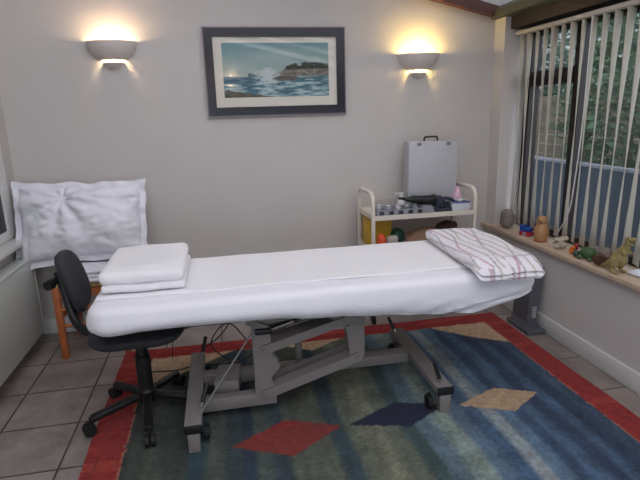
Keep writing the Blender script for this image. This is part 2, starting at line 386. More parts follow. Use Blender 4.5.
# ------------------------------------------------------------------ wall sconces
def glow(name, col, st): return mat(name, (1, 1, 1, 1), .5, emis=(col, st))
def sconce(x, y, z, facing, label, power, col):
    t = thing('wall_sconce', label, 'wall light', (x, y, z), 0 if facing < 0 else PI)
    a0, a1 = PI, 2*PI
    bm = NB(); D = .78
    lathe(bm, [(.145, 0), (.143, -.018), (.130, -.050), (.108, -.078), (.080, -.100), (.072, -.103), (.070, -.099), (.076, -.094), (.102, -.073), (.124, -.046), (.137, -.016), (.139, 0), (.145, 0)], 40, a0=a0, a1=a1, sy=D)
    obj('bowl', bm, CERAM, t)
    bm = NB(); lathe(bm, [(.0, -.116), (.056, -.116), (.060, -.119), (.044, -.136), (.026, -.150), (.012, -.156), (0, -.158)], 30, a0=a0, a1=a1, sy=.9)
    obj('finial', bm, CERAM, t)
    bm = NB(); rbox(bm, (-.03, -.012, -.12), (.03, 0, -.01)); obj('bracket', bm, WHITEP, t)
    bm = NB(); ell(bm, (0, -.052, -.035), (.018, .018, .03)); obj('bulb', bm, glow('bulb_'+str(int(power*10)), col, 60), t)
    l = bpy.data.lights.new('lamp_light', 'POINT'); l.energy = power; l.color = col[:3]; l.shadow_soft_size = .022
    o = bpy.data.objects.new('lamp_light', l); C.objects.link(o); o.parent = t; o.location = (0, -.052, -.012)
    l = bpy.data.lights.new('lamp_light', 'POINT'); l.energy = power*.3; l.color = col[:3]; l.shadow_soft_size = .015
    o = bpy.data.objects.new('lamp_light', l); C.objects.link(o); o.parent = t; o.location = (0, -.04, -.106)
sconce(-.575, YB, 1.795, -1, 'left wall sconce, plaster half bowl glowing softly, left of the framed picture', SCONCE_POWER['left'], (1, .74, .45, 1))
sconce(1.35, YB, 1.712, -1, 'right wall sconce, plaster half bowl with strong yellow glow above the case', SCONCE_POWER['right'], (1, .73, .24, 1))
sconce(.25, YF, 1.87, 1, 'wall sconce on the wall facing the picture, seen as its reflection', SCONCE_POWER['front'], (1, .74, .45, 1))

# ------------------------------------------------------------------ framed seascape
t = thing('framed_picture', 'framed seascape print in a wide dark frame, hanging between the sconces', 'picture', (0.4, YB, 1.6115))
W2, H2 = .446, .267; FR = mat('dark_gloss_frame', srgb(42, 42, 52), .18)
bm = NB(); fwid = .058
def ring(bm, ow, oh, iw, ih, y0, y1):
    for lo, hi in (((-ow, y0, ih), (ow, y1, oh)), ((-ow, y0, -oh), (ow, y1, -ih)), ((-ow, y0, -ih), (-iw, y1, ih)), ((iw, y0, -ih), (ow, y1, ih))): rbox(bm, lo, hi)
ring(bm, W2-.006, H2-.006, W2-fwid, H2-fwid, -.024, -.002)
obj('frame', bm, FR, t, False)
bm = NB(); ring(bm, W2, H2, W2-.006, H2-.006, -.026, -.002); obj('frame_edge', bm, mat('pewter_edge', srgb(120, 110, 116), .3, .6), t, False)
bm = NB(); rbox(bm, (-W2+fwid, -.014, -H2+fwid), (W2-fwid, -.004, H2-fwid)); obj('mount', bm, mat('mount_board', srgb(228, 218, 210), .8), t, False)
aw, ah = W2-fwid-.052, .163; az = .012
bm = NB(); nx, nz_ = 200, 100; vs = [[bm.verts.new((-aw+2*aw*i/nx, -.0146, az-ah+2*ah*j/nz_)) for i in range(nx+1)] for j in range(nz_+1)]
for j in range(nz_):
    for i in range(nx): bm.faces.new((vs[j][i], vs[j][i+1], vs[j+1][i+1], vs[j+1][i]))
art = obj('print', bm, mat('seascape_print', (1, 1, 1, 1), .5, attr='dye'), t)
def mixc(a, b, f): f = max(0, min(1, f)); return tuple(a[i]*(1-f)+b[i]*f for i in range(3))+(1,)
def sea(co):
    u = (co.x+aw)/(2*aw); v = (co.z-az+ah)/(2*ah)
    n1 = fbm(u*3, v*3, 1); n2 = fbm(u*6, v*22, 5); n3 = fbm(u*16, v*20, 9)
    sky = mixc(srgb(176, 186, 180), srgb(96, 142, 152), (v-.4)*1.5+.25*n1)
    hor = .385+.01*n1
    if v > hor:
        c = sky
        cl = hor+.02+ (.11*max(0, min(1, (u-.42)/.16))*(.8+.2*min(1, (u-.42)/.4)) if u > .42 else 0)+.015*n3-.0
        tree = cl+ (.10+.05*n3)*max(0, min(1, (u-.55)/.1))
        if u > .42 and v < cl: c = mixc(srgb(146, 138, 128), srgb(92, 86, 80), .5+n3)
        elif u > .55 and v < tree: c = mixc(srgb(26, 32, 28), srgb(48, 54, 44), .5+n3)
        elif u > .23 and u < .46 and v < hor+.05+.03*n3: c = srgb(86, 112, 122)
    else:
        c = mixc(srgb(58, 104, 122), srgb(176, 194, 198), .40+1.3*n2+.6*n3)
        if v > hor-.13 and u < .3: c = mixc(c, srgb(62, 100, 120), .7)
    d = math.hypot((u-.41)*1.0, (v-.40)*.75)
    c = mixc(c, srgb(196, 204, 206), (1-d/.13)*1.6+n3*1.2) if d < .15 else c
    d = math.hypot((u-.59)/.11, (v-.345+.01*n3)/.05)
    if d < 1+.5*n3: c = mixc(srgb(78, 76, 76), srgb(110, 100, 96), .5+n3)
    if v < .13-.35*(max(0, u-.05))*.9+.03*n3: c = mixc(srgb(70, 70, 62), srgb(100, 92, 80), .5+n3)
    return c
setcol(art, sea)
gp = glass('picture_glass', (.97, .98, .97, 1), .02)
bm = NB(); rbox(bm, (-W2+fwid, -.0185, -H2+fwid), (W2-fwid, -.0165, H2-fwid)); obj('glazing', bm, gp, t, False)

# ------------------------------------------------------------------ radiator
t = thing('radiator', 'white panel radiator on the left wall below the window sill', 'radiator', (XL+.003, 0, 0))
bm = NB(); box(bm, (.085, 2.2, .335), (.02, 1.96, .47), bev=.008); 
obj('front_panel', bm, RADM, t)
obj('rear_panel', box(NB(), (.03, 2.2, .335), (.02, 1.96, .47), bev=.008), RADM, t)
bm = NB(); box(bm, (.058, 2.2, .575), (.082, 1.97, .014), bev=.004); obj('top_grille', bm, RADM, t)
obj('side_panel', box(NB(), (.057, 3.185, .335), (.078, .012, .48), bev=.004), RADM, t)

# ------------------------------------------------------------------ rug
RX0, RX1, RY0, RY1 = -.63, 1.735, .3, 2.95
bm = NB(); xs = [RX0+(RX1-RX0)*i/288 for i in range(289)]
ys = [RY0+(1.3-RY0)*i/20 for i in range(20)]+[1.3+(RY1-1.3)*i/206 for i in range(207)]
def rugz(x, y): return .010+.002*noise.noise(Vector((x*3, y*3, 0)))
gr = [[bm.verts.new((x+.006*noise.noise(Vector((y*3, 0, 1))), y+.008*noise.noise(Vector((x*2.5, 3, 0))), rugz(x, y))) for x in xs] for y in ys]
for a, b in zip(gr, gr[1:]):
    for i in range(288): bm.faces.new((a[i], a[i+1], b[i+1], b[i]))
per = gr[0]+[r[-1] for r in gr[1:]]+gr[-1][-2::-1]+[r[0] for r in gr[-2:0:-1]]
low = [bm.verts.new((v.co.x, v.co.y, .0005)) for v in per]
for k in range(len(per)): bm.faces.new((per[k], per[(k+1) % len(per)], low[(k+1) % len(per)], low[k]))
bm.faces.new(low)
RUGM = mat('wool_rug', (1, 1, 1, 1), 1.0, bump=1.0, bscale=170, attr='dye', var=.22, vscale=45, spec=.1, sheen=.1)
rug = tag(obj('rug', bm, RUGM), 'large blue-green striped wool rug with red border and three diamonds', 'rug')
STR = [(-.5, (66, 74, 66)), (-.40, (78, 86, 74)), (-.26, (70, 80, 72)), (-.19, (46, 76, 88)), (-.10, (86, 96, 84)), (-.02, (60, 78, 84)), (.04, (44, 62, 84)), (.09, (84, 98, 92)),
       (.17, (62, 80, 92)), (.22, (92, 102, 88)), (.34, (100, 106, 90)), (.42, (58, 82, 92)), (.50, (108, 114, 96)), (.58, (124, 126, 104)), (.66, (100, 108, 92)), (.73, (58, 82, 82)), (.79, (84, 108, 122)),
       (.90, (122, 138, 130)), (.98, (78, 104, 128)), (1.04, (60, 88, 120)), (1.12, (134, 144, 148)), (1.19, (82, 110, 136)), (1.25, (50, 74, 106)), (1.31, (66, 94, 124)), (1.38, (44, 62, 92)), (1.44, (56, 82, 112)), (1.50, (40, 58, 86)), (1.57, (52, 74, 100))]
def inpoly(x, y, P):
    ins = False
    for i in range(len(P)):
        (x1, y1), (x2, y2) = P[i], P[i-1]
        if (y1 > y) != (y2 > y) and x < (x2-x1)*(y-y1)/(y2-y1)+x1: ins = not ins
    return ins
RED, CRM, NVY = srgb(150, 42, 40), srgb(196, 164, 132), srgb(30, 38, 62)
POLYS = [([(-.04, 1.905), (.205, 2.045), (.445, 1.945), (.21, 1.785)], RED), ([(.475, 1.94), (.73, 2.065), (.96, 1.99), (.74, 1.865)], NVY), ([(1.01, 1.97), (1.245, 2.07), (1.43, 1.985), (1.24, 1.865)], CRM),
         ([(-.46, 2.83), (.02, 2.83), (-.20, 2.66), (-.46, 2.50)], CRM), ([(.24, 2.83), (.68, 2.83), (.45, 2.70)], CRM), ([(1.22, 2.83), (1.60, 2.83), (1.62, 2.50), (1.42, 2.63)], CRM)]
def dye(co):
    x, y = co.x, co.y; jx = x+.006*noise.noise(Vector((x*30, y*30, 0))); jy = y+.006*noise.noise(Vector((x*30, y*30, 7)))
    n1 = noise.noise(Vector((x*3, y*16, 3)))
    dx = min(jx-RX0, RX1-jx); dyy = RY1-jy
    if dx < (.155 if x < 0 else .135) or dyy < .135:
        c = RED if n1 < .25 else srgb(166, 62, 52)
        if dx > (.149 if x < 0 else .129) and dyy > .129: c = srgb(170, 110, 90)
        return c if not (.05 < dx < .056) else srgb(132, 44, 40)
    for P, c in POLYS:
        if inpoly(jx, jy, P): return mixc(c, srgb(120, 60, 50) if c is RED else c, .5+n1*.8 if c is RED else 0)
    xx = x+.018*noise.noise(Vector((y*2.2, x*1.5, 2)))+.012*noise.noise(Vector((x*9, y*2, 4)))
    c = STR[0][1]
    for (a, ca), (b, cb) in zip(STR, STR[1:]):
        if a <= xx < b:
            f = (xx-a)/(b-a); f = max(0, min(1, (f-.3)/.4)); c = tuple(ca[i]*(1-f)+cb[i]*f for i in range(3)); break
    else: c = STR[0][1] if xx < 0 else STR[-1][1]
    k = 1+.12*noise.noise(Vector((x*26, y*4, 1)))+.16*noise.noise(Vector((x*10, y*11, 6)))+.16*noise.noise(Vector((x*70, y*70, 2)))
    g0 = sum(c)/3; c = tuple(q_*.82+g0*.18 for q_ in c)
    if y > 2.3: k *= .93  # shade under the couch darkened into the rug colour
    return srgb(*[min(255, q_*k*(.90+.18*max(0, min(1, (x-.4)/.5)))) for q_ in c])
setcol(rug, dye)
FZ = .012   # rug top

# ------------------------------------------------------------------ treatment couch
t = thing('treatment_couch', 'long hydraulic treatment couch with grey steel lifting frame on the rug', 'treatment couch', (0, 0, FZ))
BX0, BX1, BY0, BY1 = -.555, 1.375, 1.945, 2.60
for (a, b) in ((BX0+.012, .60), (.612, BX1-.012)):
    bm = NB(); soft_box(bm, ((a+b)/2, (BY0+BY1)/2, .567), (b-a, BY1-BY0-.03, .100), .03, .04); obj('mattress_section', bm, NAVY, t)
bm = NB()
for yy in (2.10, 2.50): rbox(bm, (-.30, yy-.02, .492), (1.10, yy+.02, .532))
for xx in (-.28, .2, .7, 1.08): rbox(bm, (xx-.02, 2.12, .492), (xx+.02, 2.48, .532))
obj('top_subframe', bm, DSTEEL, t, False)
# floor beams
def beam(xa, xb, y0, y1):
    b_ = obj('floor_beam', box(NB(), ((xa+xb)/2, (y0+y1)/2, .106), (xb-xa, y1-y0, .035), bev=.003), STEEL, t)
    obj('end_cap', box(NB(), ((xa+xb)/2, y0-.004, .106), (xb-xa+.003, .012, .037), bev=.004), BLACKP, b_)
    obj('foot', box(NB(), ((xa+xb)/2, y0+.016, .045), (xb-xa-.022, .045, .09), bev=.003), STEEL, b_)
    obj('foot', box(NB(), ((xa+xb)/2, y1-.03, .045), (xb-xa-.022, .045, .09), bev=.003), STEEL, b_)
    return b_
bl = beam(-.222, -.152, 1.905, 2.58); br = beam(.89, .965, 1.935, 2.60)
def castor(x, y, par):
    bm = NB(); bmesh.ops.create_cone(bm, cap_ends=True, segments=24, radius1=.032, radius2=.032, depth=.022, matrix=Matrix.Translation((x, y, .032)) @ Matrix.Rotation(PI/2, 4, 'Y'))
    rbox(bm, (x-.008, y-.01, .03), (x+.008, y+.012, .07)); obj('castor', bm, BLACKT, par)
castor(-.138, 1.99, t); castor(-.138, 2.52, t); castor(.872, 1.985, t); castor(.872, 2.52, t)
def brake(a, b):
    bm = NB(); a = Vector(a); b = Vector(b); tube(bm, [a, a+(b-a)*.25], .006)
    lv = obj('brake_lever', bm, CHROME, t); bm = NB(); tube(bm, [a+(b-a)*.22, b-(b-a)*.03, b], [.0095, .0095, .006], 12); obj('lever_grip', bm, BLACKP, lv)
brake((-.165, 2.53, .12), (-.14, 2.58, .21)); brake((-.158, 2.04, .115), (-.125, 2.10, .20))
brake((.91, 2.56, .12), (.88, 2.60, .20)); brake((.925, 1.98, .12), (.90, 2.00, .215))
obj('base_spine', box(NB(), (.38, 2.34, .094), (1.09, .07, .052), bev=.003), STEEL, t)
obj('base_arm', box(NB(), (.01, 2.14, .075), (.34, .05, .06), bev=.003), STEEL, t)
# pivot plates (front and rear)
for yy in (2.112, 2.165):
    bm = NB(); prism(bm, [(.085, .05), (.175, .05), (.175, .12), (.158, .18), (.205, .235), (.168, .30), (.165, .43), (.085, .47)], .007, 'y', yy); obj('pivot_plate', bm, STEEL, t, False)
    bm = NB(); prism(bm, [(.535, .215), (.585, .215), (.60, .24), (.60, .49), (.36, .49), (.50, .40), (.515, .37)], .007, 'y', yy); obj('lift_plate', bm, STEEL, t, False)
def arm(a, b, h):
    bm = NB(); a = Vector(a); b = Vector(b); d = (b-a).normalized(); nrm = Vector((-d.z, 0, d.x))
    for y0 in (2.098, 2.172):
        P = []
        for k in range(9): an = PI/2+PI*k/8; P.append(a+(d*math.cos(an)+nrm*math.sin(an))*h)
        for k in range(9): an = -PI/2+PI*k/8; P.append(b+(d*math.cos(an)+nrm*math.sin(an))*h)
        prism(bm, [(p_.x, p_.z) for p_ in P], .014, 'y', y0)
    P = [a+nrm*h, b+nrm*h, b+nrm*(h-.005), a+nrm*(h-.005)]; prism(bm, [(p_.x, p_.z) for p_ in P], .12, 'y', 2.11)
    return obj('lift_arm', bm, STEEL, t, False)
a1 = arm((.135, 0, .105), (.565, 0, .235), .022); a2 = arm((.135, 0, .325), (.572, 0, .44), .02)
def bolt(x, z, r=.011):
    bm = NB(); bmesh.ops.create_cone(bm, cap_ends=True, segments=16, radius1=r, radius2=r*.8, depth=.012, matrix=Matrix.Translation((x, 2.095, z)) @ Matrix.Rotation(PI/2, 4, 'X')); obj('pivot_bolt', bm, STEEL, t)
bolt(.135, .105, .014); bolt(.565, .235, .014); bolt(.135, .325); bolt(.572, .44); bolt(.52, .40, .006)
obj('clamp_block', box(NB(), (.135, 2.105, .415), (.075, .03, .022), bev=.003), BLACKP, t)
bm = NB(); tube(bm, [(.16, 2.20, .40), (.52, 2.20, .50)], .022, 16); ac = obj('actuator', bm, BLACKP, t)
bm = NB(); tube(bm, [(.24, 2.135, .41), (.50, 2.135, .475)], .004, 8); obj('actuator_rod', bm, mat('dull_rod', srgb(120, 118, 118), .5), ac)
bm = NB(); tube(bm, [(.32, 2.34, .10), (.32, 2.34, .46)], .018, 12); obj('centre_post', bm, STEEL, t)
obj('wedge_rail', prism(NB(), [(.06, .49), (.58, .49), (.58, .475), (.09, .43), (.06, .44)], .012, 'y', 2.13), STEEL, t, False)
obj('control_box', box(NB(), (-.035, 2.285, .105), (.115, .17, .075), rot=(0, 0, -.12), bev=.006), STEEL, t)
bm = NB(); ell(bm, (-.02, 2.47, .075), (.06, .04, .03)); obj('motor', bm, BLACKP, t)
bm = NB(); tube(bm, [(-.165, 1.97, .122), (.085, 2.095, .42)], .004, 8); obj('brake_rod', bm, mat('dull_rod', srgb(120, 118, 118), .5), t)
def cable(pts, r=.0035):
    bm = NB(); tube(bm, bend(pts, .12, 8), r, 6); obj('cable', bm, BLACKP, t)
cable([(-.02, 2.48, .10), (-.14, 2.58, .16), (-.02, 2.60, .30), (.12, 2.5, .12), (.02, 2.48, .09)])
cable([(-.16, 2.6, .13), (-.05, 2.56, .22), (.02, 2.50, .36), (.06, 2.46, .50)])
cable([(-.44, 2.62, .02), (-.30, 2.60, .02), (-.22, 2.60, .04), (-.05, 2.5, .08)])
cable([(-.30, 2.62, .50), (-.31, 2.62, .30), (-.34, 2.75, .02)], .0025)

# sheet draped over it
def perim(x0, x1, y0, y1, r, step=.012):
    P = []
    def seg(a, b):
        n_ = max(1, int((Vector(b)-Vector(a)).length/step)); nn = Vector((b[1]-a[1], a[0]-b[0])).normalized()
        for k in range(n_): P.append((Vector(a).lerp(Vector(b), k/n_), nn))
    def arc(cx, cy_, s):
        for k in range(12):
            a = s+PI/2*k/12; P.append((Vector((cx+r*math.cos(a), cy_+r*math.sin(a))), Vector((math.cos(a), math.sin(a)))))
    seg((x0+r, y0), (x1-r, y0)); arc(x1-r, y0+r, -PI/2); seg((x1, y0+r), (x1, y1-r)); arc(x1-r, y1-r, 0)
    seg((x1-r, y1), (x0+r, y1)); arc(x0+r, y1-r, PI/2); seg((x0, y1-r), (x0, y0+r)); arc(x0+r, y0+r, PI)
    return P
bm = NB(); PP = perim(BX0, BX1, BY0, BY1, .09); ZT = .636+FZ
rings = []
cxm, cym = (BX0+BX1)/2, (BY0+BY1)/2
def topz(x, y): return ZT+.0035*noise.noise(Vector((x*5, y*5, 0)))+.0015*noise.noise(Vector((x*25, y*10, 2)))
for ins in (.32, .26, .20, .15, .11, .08, .06):
    rg = []
    for p_, nn in PP:
        q_ = p_-nn*ins if ins < .1 else Vector((cxm+(p_.x-cxm)*(1-ins/(.955)), cym+(p_.y-cym)*(1-ins/.34)))
        q_ = Vector((cxm+(p_.x-cxm)*(1-ins/(.955)), cym+(p_.y-cym)*(1-ins/.34)))
        rg.append(bm.verts.new((q_.x, q_.y, topz(q_.x, q_.y))))
    rings.append(rg)
for k in range(1, 8):
    a = PI/2*k/8; rg = []
    for p_, nn in PP:
        f = (1-math.sin(a))*.045; z = ZT-(1-math.cos(a))*.035
        q_ = p_-nn*f; rg.append(bm.verts.new((q_.x, q_.y, z+topz(q_.x, q_.y)-ZT)))
    rings.append(rg)
def hem(x, y, nn):
    z = .530 - .068*max(0, min(1, (x-.1)/.9))
    if x < -.35: z -= .010*min(1, (-.35-x)/.2)
    if x > 1.05: z += .065*min(1, (x-1.05)/.3)**1.3
    return z+FZ+.004*noise.noise(Vector((x*6, y*6, 5)))
for k in range(1, 9):
    rg = []
    for p_, nn in PP:
        x, y = p_.x, p_.y; f = k/8; z = (ZT-.035)*(1-f)+hem(x, y, nn)*f
        t_ = x*1.0-(z-.5)*4.5*max(0, min(1, (x-.5)/.6))
        wv = .007*noise.noise(Vector((t_*9, y*9, z*3)))+.011*max(0, min(1, (x-.6)/.5))*math.sin(t_*32+y*14)*f
        bulge = .008*math.sin(PI*f)-.022*f**5
        q_ = p_+nn*(wv*f+bulge); rg.append(bm.verts.new((q_.x, q_.y, z)))
    rings.append(rg)
for A, B in zip(rings, rings[1:]):
    for k in range(len(A)): bm.faces.new((A[k], A[(k+1) % len(A)], B[(k+1) % len(A)], B[k]))
bm.faces.new(rings[0])
bmesh.ops.triangulate(bm, faces=[f for f in bm.faces if len(f.verts) > 4])
o = tag(obj('fitted_sheet', bm, CLOTH), 'white fitted sheet hanging over the edges of the treatment couch', 'sheet')
# long flannel cover on top
def coverfn(q_):
    q_ = q_.copy(); q_.z += .003*noise.noise(Vector((q_.x*6, q_.y*6, 3)))+.0022*max(0, 1-abs(q_.x-.02+.03*q_.y)/.012)
    q_.y += .008*noise.noise(Vector((q_.x*3, 9, 3)))*(1 if q_.y < 0 else .4); return q_
bm = NB(); soft_box(bm, (.40, 2.320, ZT+.004), (1.86, .515, .012), .006, .016, coverfn)
for v in bm.verts:
    if v.co.y > 2.55: v.co.z -= (v.co.y-2.55)**2*2
tag(obj('couch_cover', bm, CLOTH2), 'long white flannel cover laid flat along the top of the couch', 'cover')
ZC = ZT+.0115

# two folded white blankets
def foldfn(seed, tilt=0):
    def f(q_):
        q_ = q_.copy(); n_ = noise.noise(Vector((q_.x*7+seed, q_.y*7, q_.z*7))); q_.z += .006*n_+tilt*q_.y
        q_.x += .008*noise.noise(Vector((q_.y*6, seed, q_.z*8))); q_.y += .008*noise.noise(Vector((q_.x*6, q_.z*9, seed+4)))
        return q_
    return f
bm = NB(); soft_box(bm, (-.345, 2.315, ZC+.020), (.335, .45, .034), .016, .014, foldfn(2))
tag(obj('folded_blanket', bm, CLOTH2), 'thin folded white blanket underneath, at the head end of the couch', 'blanket', None)
bm = NB(); soft_box(bm, (-.350, 2.32, ZC+.067), (.34, .45, .058), .028, .014, foldfn(8))
for v in bm.verts:
    if v.co.y < 2.14: v.co.z -= .008*math.sin((v.co.x+.5)*9)
tag(obj('folded_blanket', bm, CLOTH2), 'thick folded white blanket on top of the pair at the couch head end', 'blanket', None)

# striped folded blanket
LINES = []
ql = random.Random(5)
for k in range(16): LINES.append((-.26+k*.036, ql.uniform(0, 6), [srgb(176, 122, 136), srgb(132, 118, 128), srgb(168, 162, 140), srgb(150, 136, 146)][k % 4], ql.choice((.0028, .0038, .0022))))
STM = mat('striped_cotton', (1, 1, 1, 1), .9, bump=.2, bscale=250, attr='dye', sheen=.2)
def stripes(co):
    s = co.x - (max(0, .06-co.z) if co.y > -.31 and co.x < 0 else 0); y = co.y; base = srgb(228, 224, 230)
    for x0, ph, c, wd in LINES:
        cx_ = x0+.013*math.sin(y*15+ph)+.004*math.sin(y*34+ph*2)
        d = abs(s-cx_)
        if d < wd: return mixc(c, base, .15)
        if d < wd+.004: return mixc(c, base, .6)
    return base
bm = NB()
QT, QX, QY = .060, .305, .68
def qf(q_):
    q_ = q_.copy(); n0 = noise.noise(Vector((q_.x*7, q_.y*5, 2))); f = max(0, min(1, (-q_.y-QY/2+.05)/.05))
    lay = 0
    for zc in (-.012, .009): lay += max(0, 1-abs(q_.z-zc-.003*math.sin(q_.x*19))/.009)
    side = max(0, min(1, (q_.x-QX/2+.04)/.04))
    q_.y += .036*lay*f; q_.x -= .012*lay*side*(1-f)
    if q_.y < -QY/2+.11: d_y = -q_.y-QY/2+.11; q_.z -= (q_.z+QT/2)/QT*.016*(d_y/.11)**1.3+.030*(d_y/.11)**1.6
    q_.z += .004*n0*(q_.z+QT/2)/QT*2
    q_.x += .008*noise.noise(Vector((q_.y*5, 7, q_.z*12))); q_.y += .008*noise.noise(Vector((q_.x*9, 3, q_.z*14)))
    return q_
soft_box(bm, (0, 0, QT/2), (QX, QY, QT), .028, .0052, qf)
tube(bm, [(-.16, -.245, QT-.003), (-.05, -.238, QT+.0005), (.06, -.243, QT+.001), (.125, -.24, QT-.004)], .0028, 8)
sb = tag(obj('folded_quilt', bm, STM, None, True, (1.205, 2.205, ZC+.002)), 'folded white quilt with wavy pink, grey and olive lines on the couch foot end', 'quilt')
sb.rotation_euler = (0, 0, math.radians(-2.5)); setcol(sb, stripes)

# ------------------------------------------------------------------ office chair
t = thing('office_chair', 'black swivel office chair on five castors, tucked under the couch head end', 'chair', (-.41, 2.25, FZ))
bm = NB()
for k in range(5):
    a = math.radians(206+72*k); d = Vector((math.cos(a), math.sin(a), 0))
    bar(bm, d*.02+Vector((0, 0, .105)), d*.25+Vector((0, 0, .072)), .038, .03, .008)
lathe(bm, [(0, .075), (.04, .075), (.042, .125), (.03, .14), (0, .14)], 24)
obj('star_base', bm, BLACKP, t)
for k in range(5):
    a = math.radians(206+72*k); d = Vector((math.cos(a), math.sin(a), 0)); s = Vector((-d.y, d.x, 0)); bm = NB()
    for sg in (-1, 1):
        bmesh.ops.create_cone(bm, cap_ends=True, segments=22, radius1=.027, radius2=.027, depth=.018, matrix=Matrix.Translation(d*.262+s*sg*.013+Vector((0, 0, .027))) @ Matrix.Rotation(a, 4, 'Z') @ Matrix.Rotation(PI/2, 4, 'X'))
    tube(bm, [d*.25+Vector((0, 0, .03)), d*.25+Vector((0, 0, .08))], .009); obj('castor', bm, BLACKT, t)
bm = NB(); tube(bm, [(0, 0, .13), (0, 0, .30)], .034, 20); tube(bm, [(0, 0, .30), (0, 0, .375)], .026, 20); obj('gas_column', bm, BLACKP, t)
bm = NB(); box(bm, (.0, 0, .385), (.20, .14, .035), bev=.01); mech = obj('seat_mechanism', bm, BLACKP, t)
bm = NB(); tube(bm, [(.06, -.02, .40), (.20, .06, .385)], .0045); tube(bm, [(.165, .04, .389), (.21, .066, .384)], .008); obj('height_lever', bm, CHROME, mech)
bm = NB()
def seatfn(q_):
    q_ = q_.copy(); rr = math.hypot(q_.x/.225, q_.y/.22); q_.z += .012*rr*rr-.02*max(0, rr-.8); return q_
for v_ in [0]:
    lathe(bm, [(0, -.035), (.15, -.035), (.205, -.026), (.225, -.004), (.222, .012), (.19, .024), (0, .020)], 48, c=(0, .02, .432))
for v in bm.verts:
    a = math.atan2(v.co.y, v.co.x); r_ = math.hypot(v.co.x, v.co.y); k = 1+.09*math.cos(4*(a-PI/4)+PI)*-1; v.co.x *= k; v.co.y *= k
obj('seat', bm, BLACKF, t)
# backrest
bk = Matrix.Translation((-.31, .235, .605)) @ Matrix.Rotation(math.radians(2), 4, 'Z') @ Matrix.Rotation(math.radians(-14), 4, 'Y')
bm = NB(); P = []
def pad(q_):
    q_ = q_.copy(); r_ = (abs(q_.y/.17)**2.6+abs(q_.z/.17)**2.6)
    s = 1
    m_ = max(abs(q_.y)/.135, abs(q_.z)/.15)
    if m_ > 1e-6:
        l_ = (abs(q_.y/.135)**3+abs(q_.z/.15)**3)**(1/3); s = m_/l_
    q_.y *= s; q_.z *= s; q_.x += .9*q_.y*q_.y-.25*q_.z*q_.z; q_.x -= 0; return q_
soft_box(bm, (0, 0, 0), (.042, .27, .30), .02, .015, pad); xf(bm.verts, bk); obj('backrest', bm, BLACKF, t)
bm = NB()
pts = bend([(-.10, .02, .40), (-.26, .10, .40), (-.31, .16, .44), (-.365, .22, .66)], .07, 6)
tube(bm, pts, .021, 12); obj('back_support', bm, BLACKP, t)
bm = NB(); tube(bm, [(-.37, .215, .63), (-.385, .17, .62)], [.012, .022], 14); tube(bm, [(-.385, .17, .62), (-.395, .14, .617)], [.024, .022], 14); obj('adjusting_knob', bm, BLACKP, t)

# ------------------------------------------------------------------ wooden chair with rush seat
t = thing('wooden_chair', 'orange pine chair with woven rush seat in the left corner, holding pillows', 'chair', (-.79, 3.16, 0))
hx, hy = .175, .175
for sx in (-1, 1):
    bm = NB(); box(bm, (sx*hx, -hy, .22), (.036, .036, .44), bev=.004); obj('leg', bm, WOOD, t)
    bm = NB(); box(bm, (sx*hx, hy, .43), (.034, .034, .86), bev=.004); obj('leg', bm, WOOD, t)
bm = NB()
for s in (-1, 1): rbox(bm, (-hx, s*hy-.011, .375), (hx, s*hy+.011, .42)); rbox(bm, (s*hx-.011, -hy, .375), (s*hx+.011, hy, .42))
obj('seat_rail', bm, WOOD, t, False)
obj('seat', soft_box(NB(), (0, 0, .44), (.39, .38, .03), .013, .02), RUSH, t)
for z in (.20, .30):
    bm = NB(); tube(bm, [(-hx, -hy, z), (hx, -hy, z)], .011); obj('stretcher', bm, WOOD, t)
for s in (-1, 1):
    bm = NB(); tube(bm, [(s*hx, -hy, .24), (s*hx, hy, .24)], .011); obj('stretcher', bm, WOOD, t)
for z in (.62, .78):
    bm = NB(); box(bm, (0, hy, z), (.34, .016, .06), bev=.004); obj('back_slat', bm, WOOD, t)

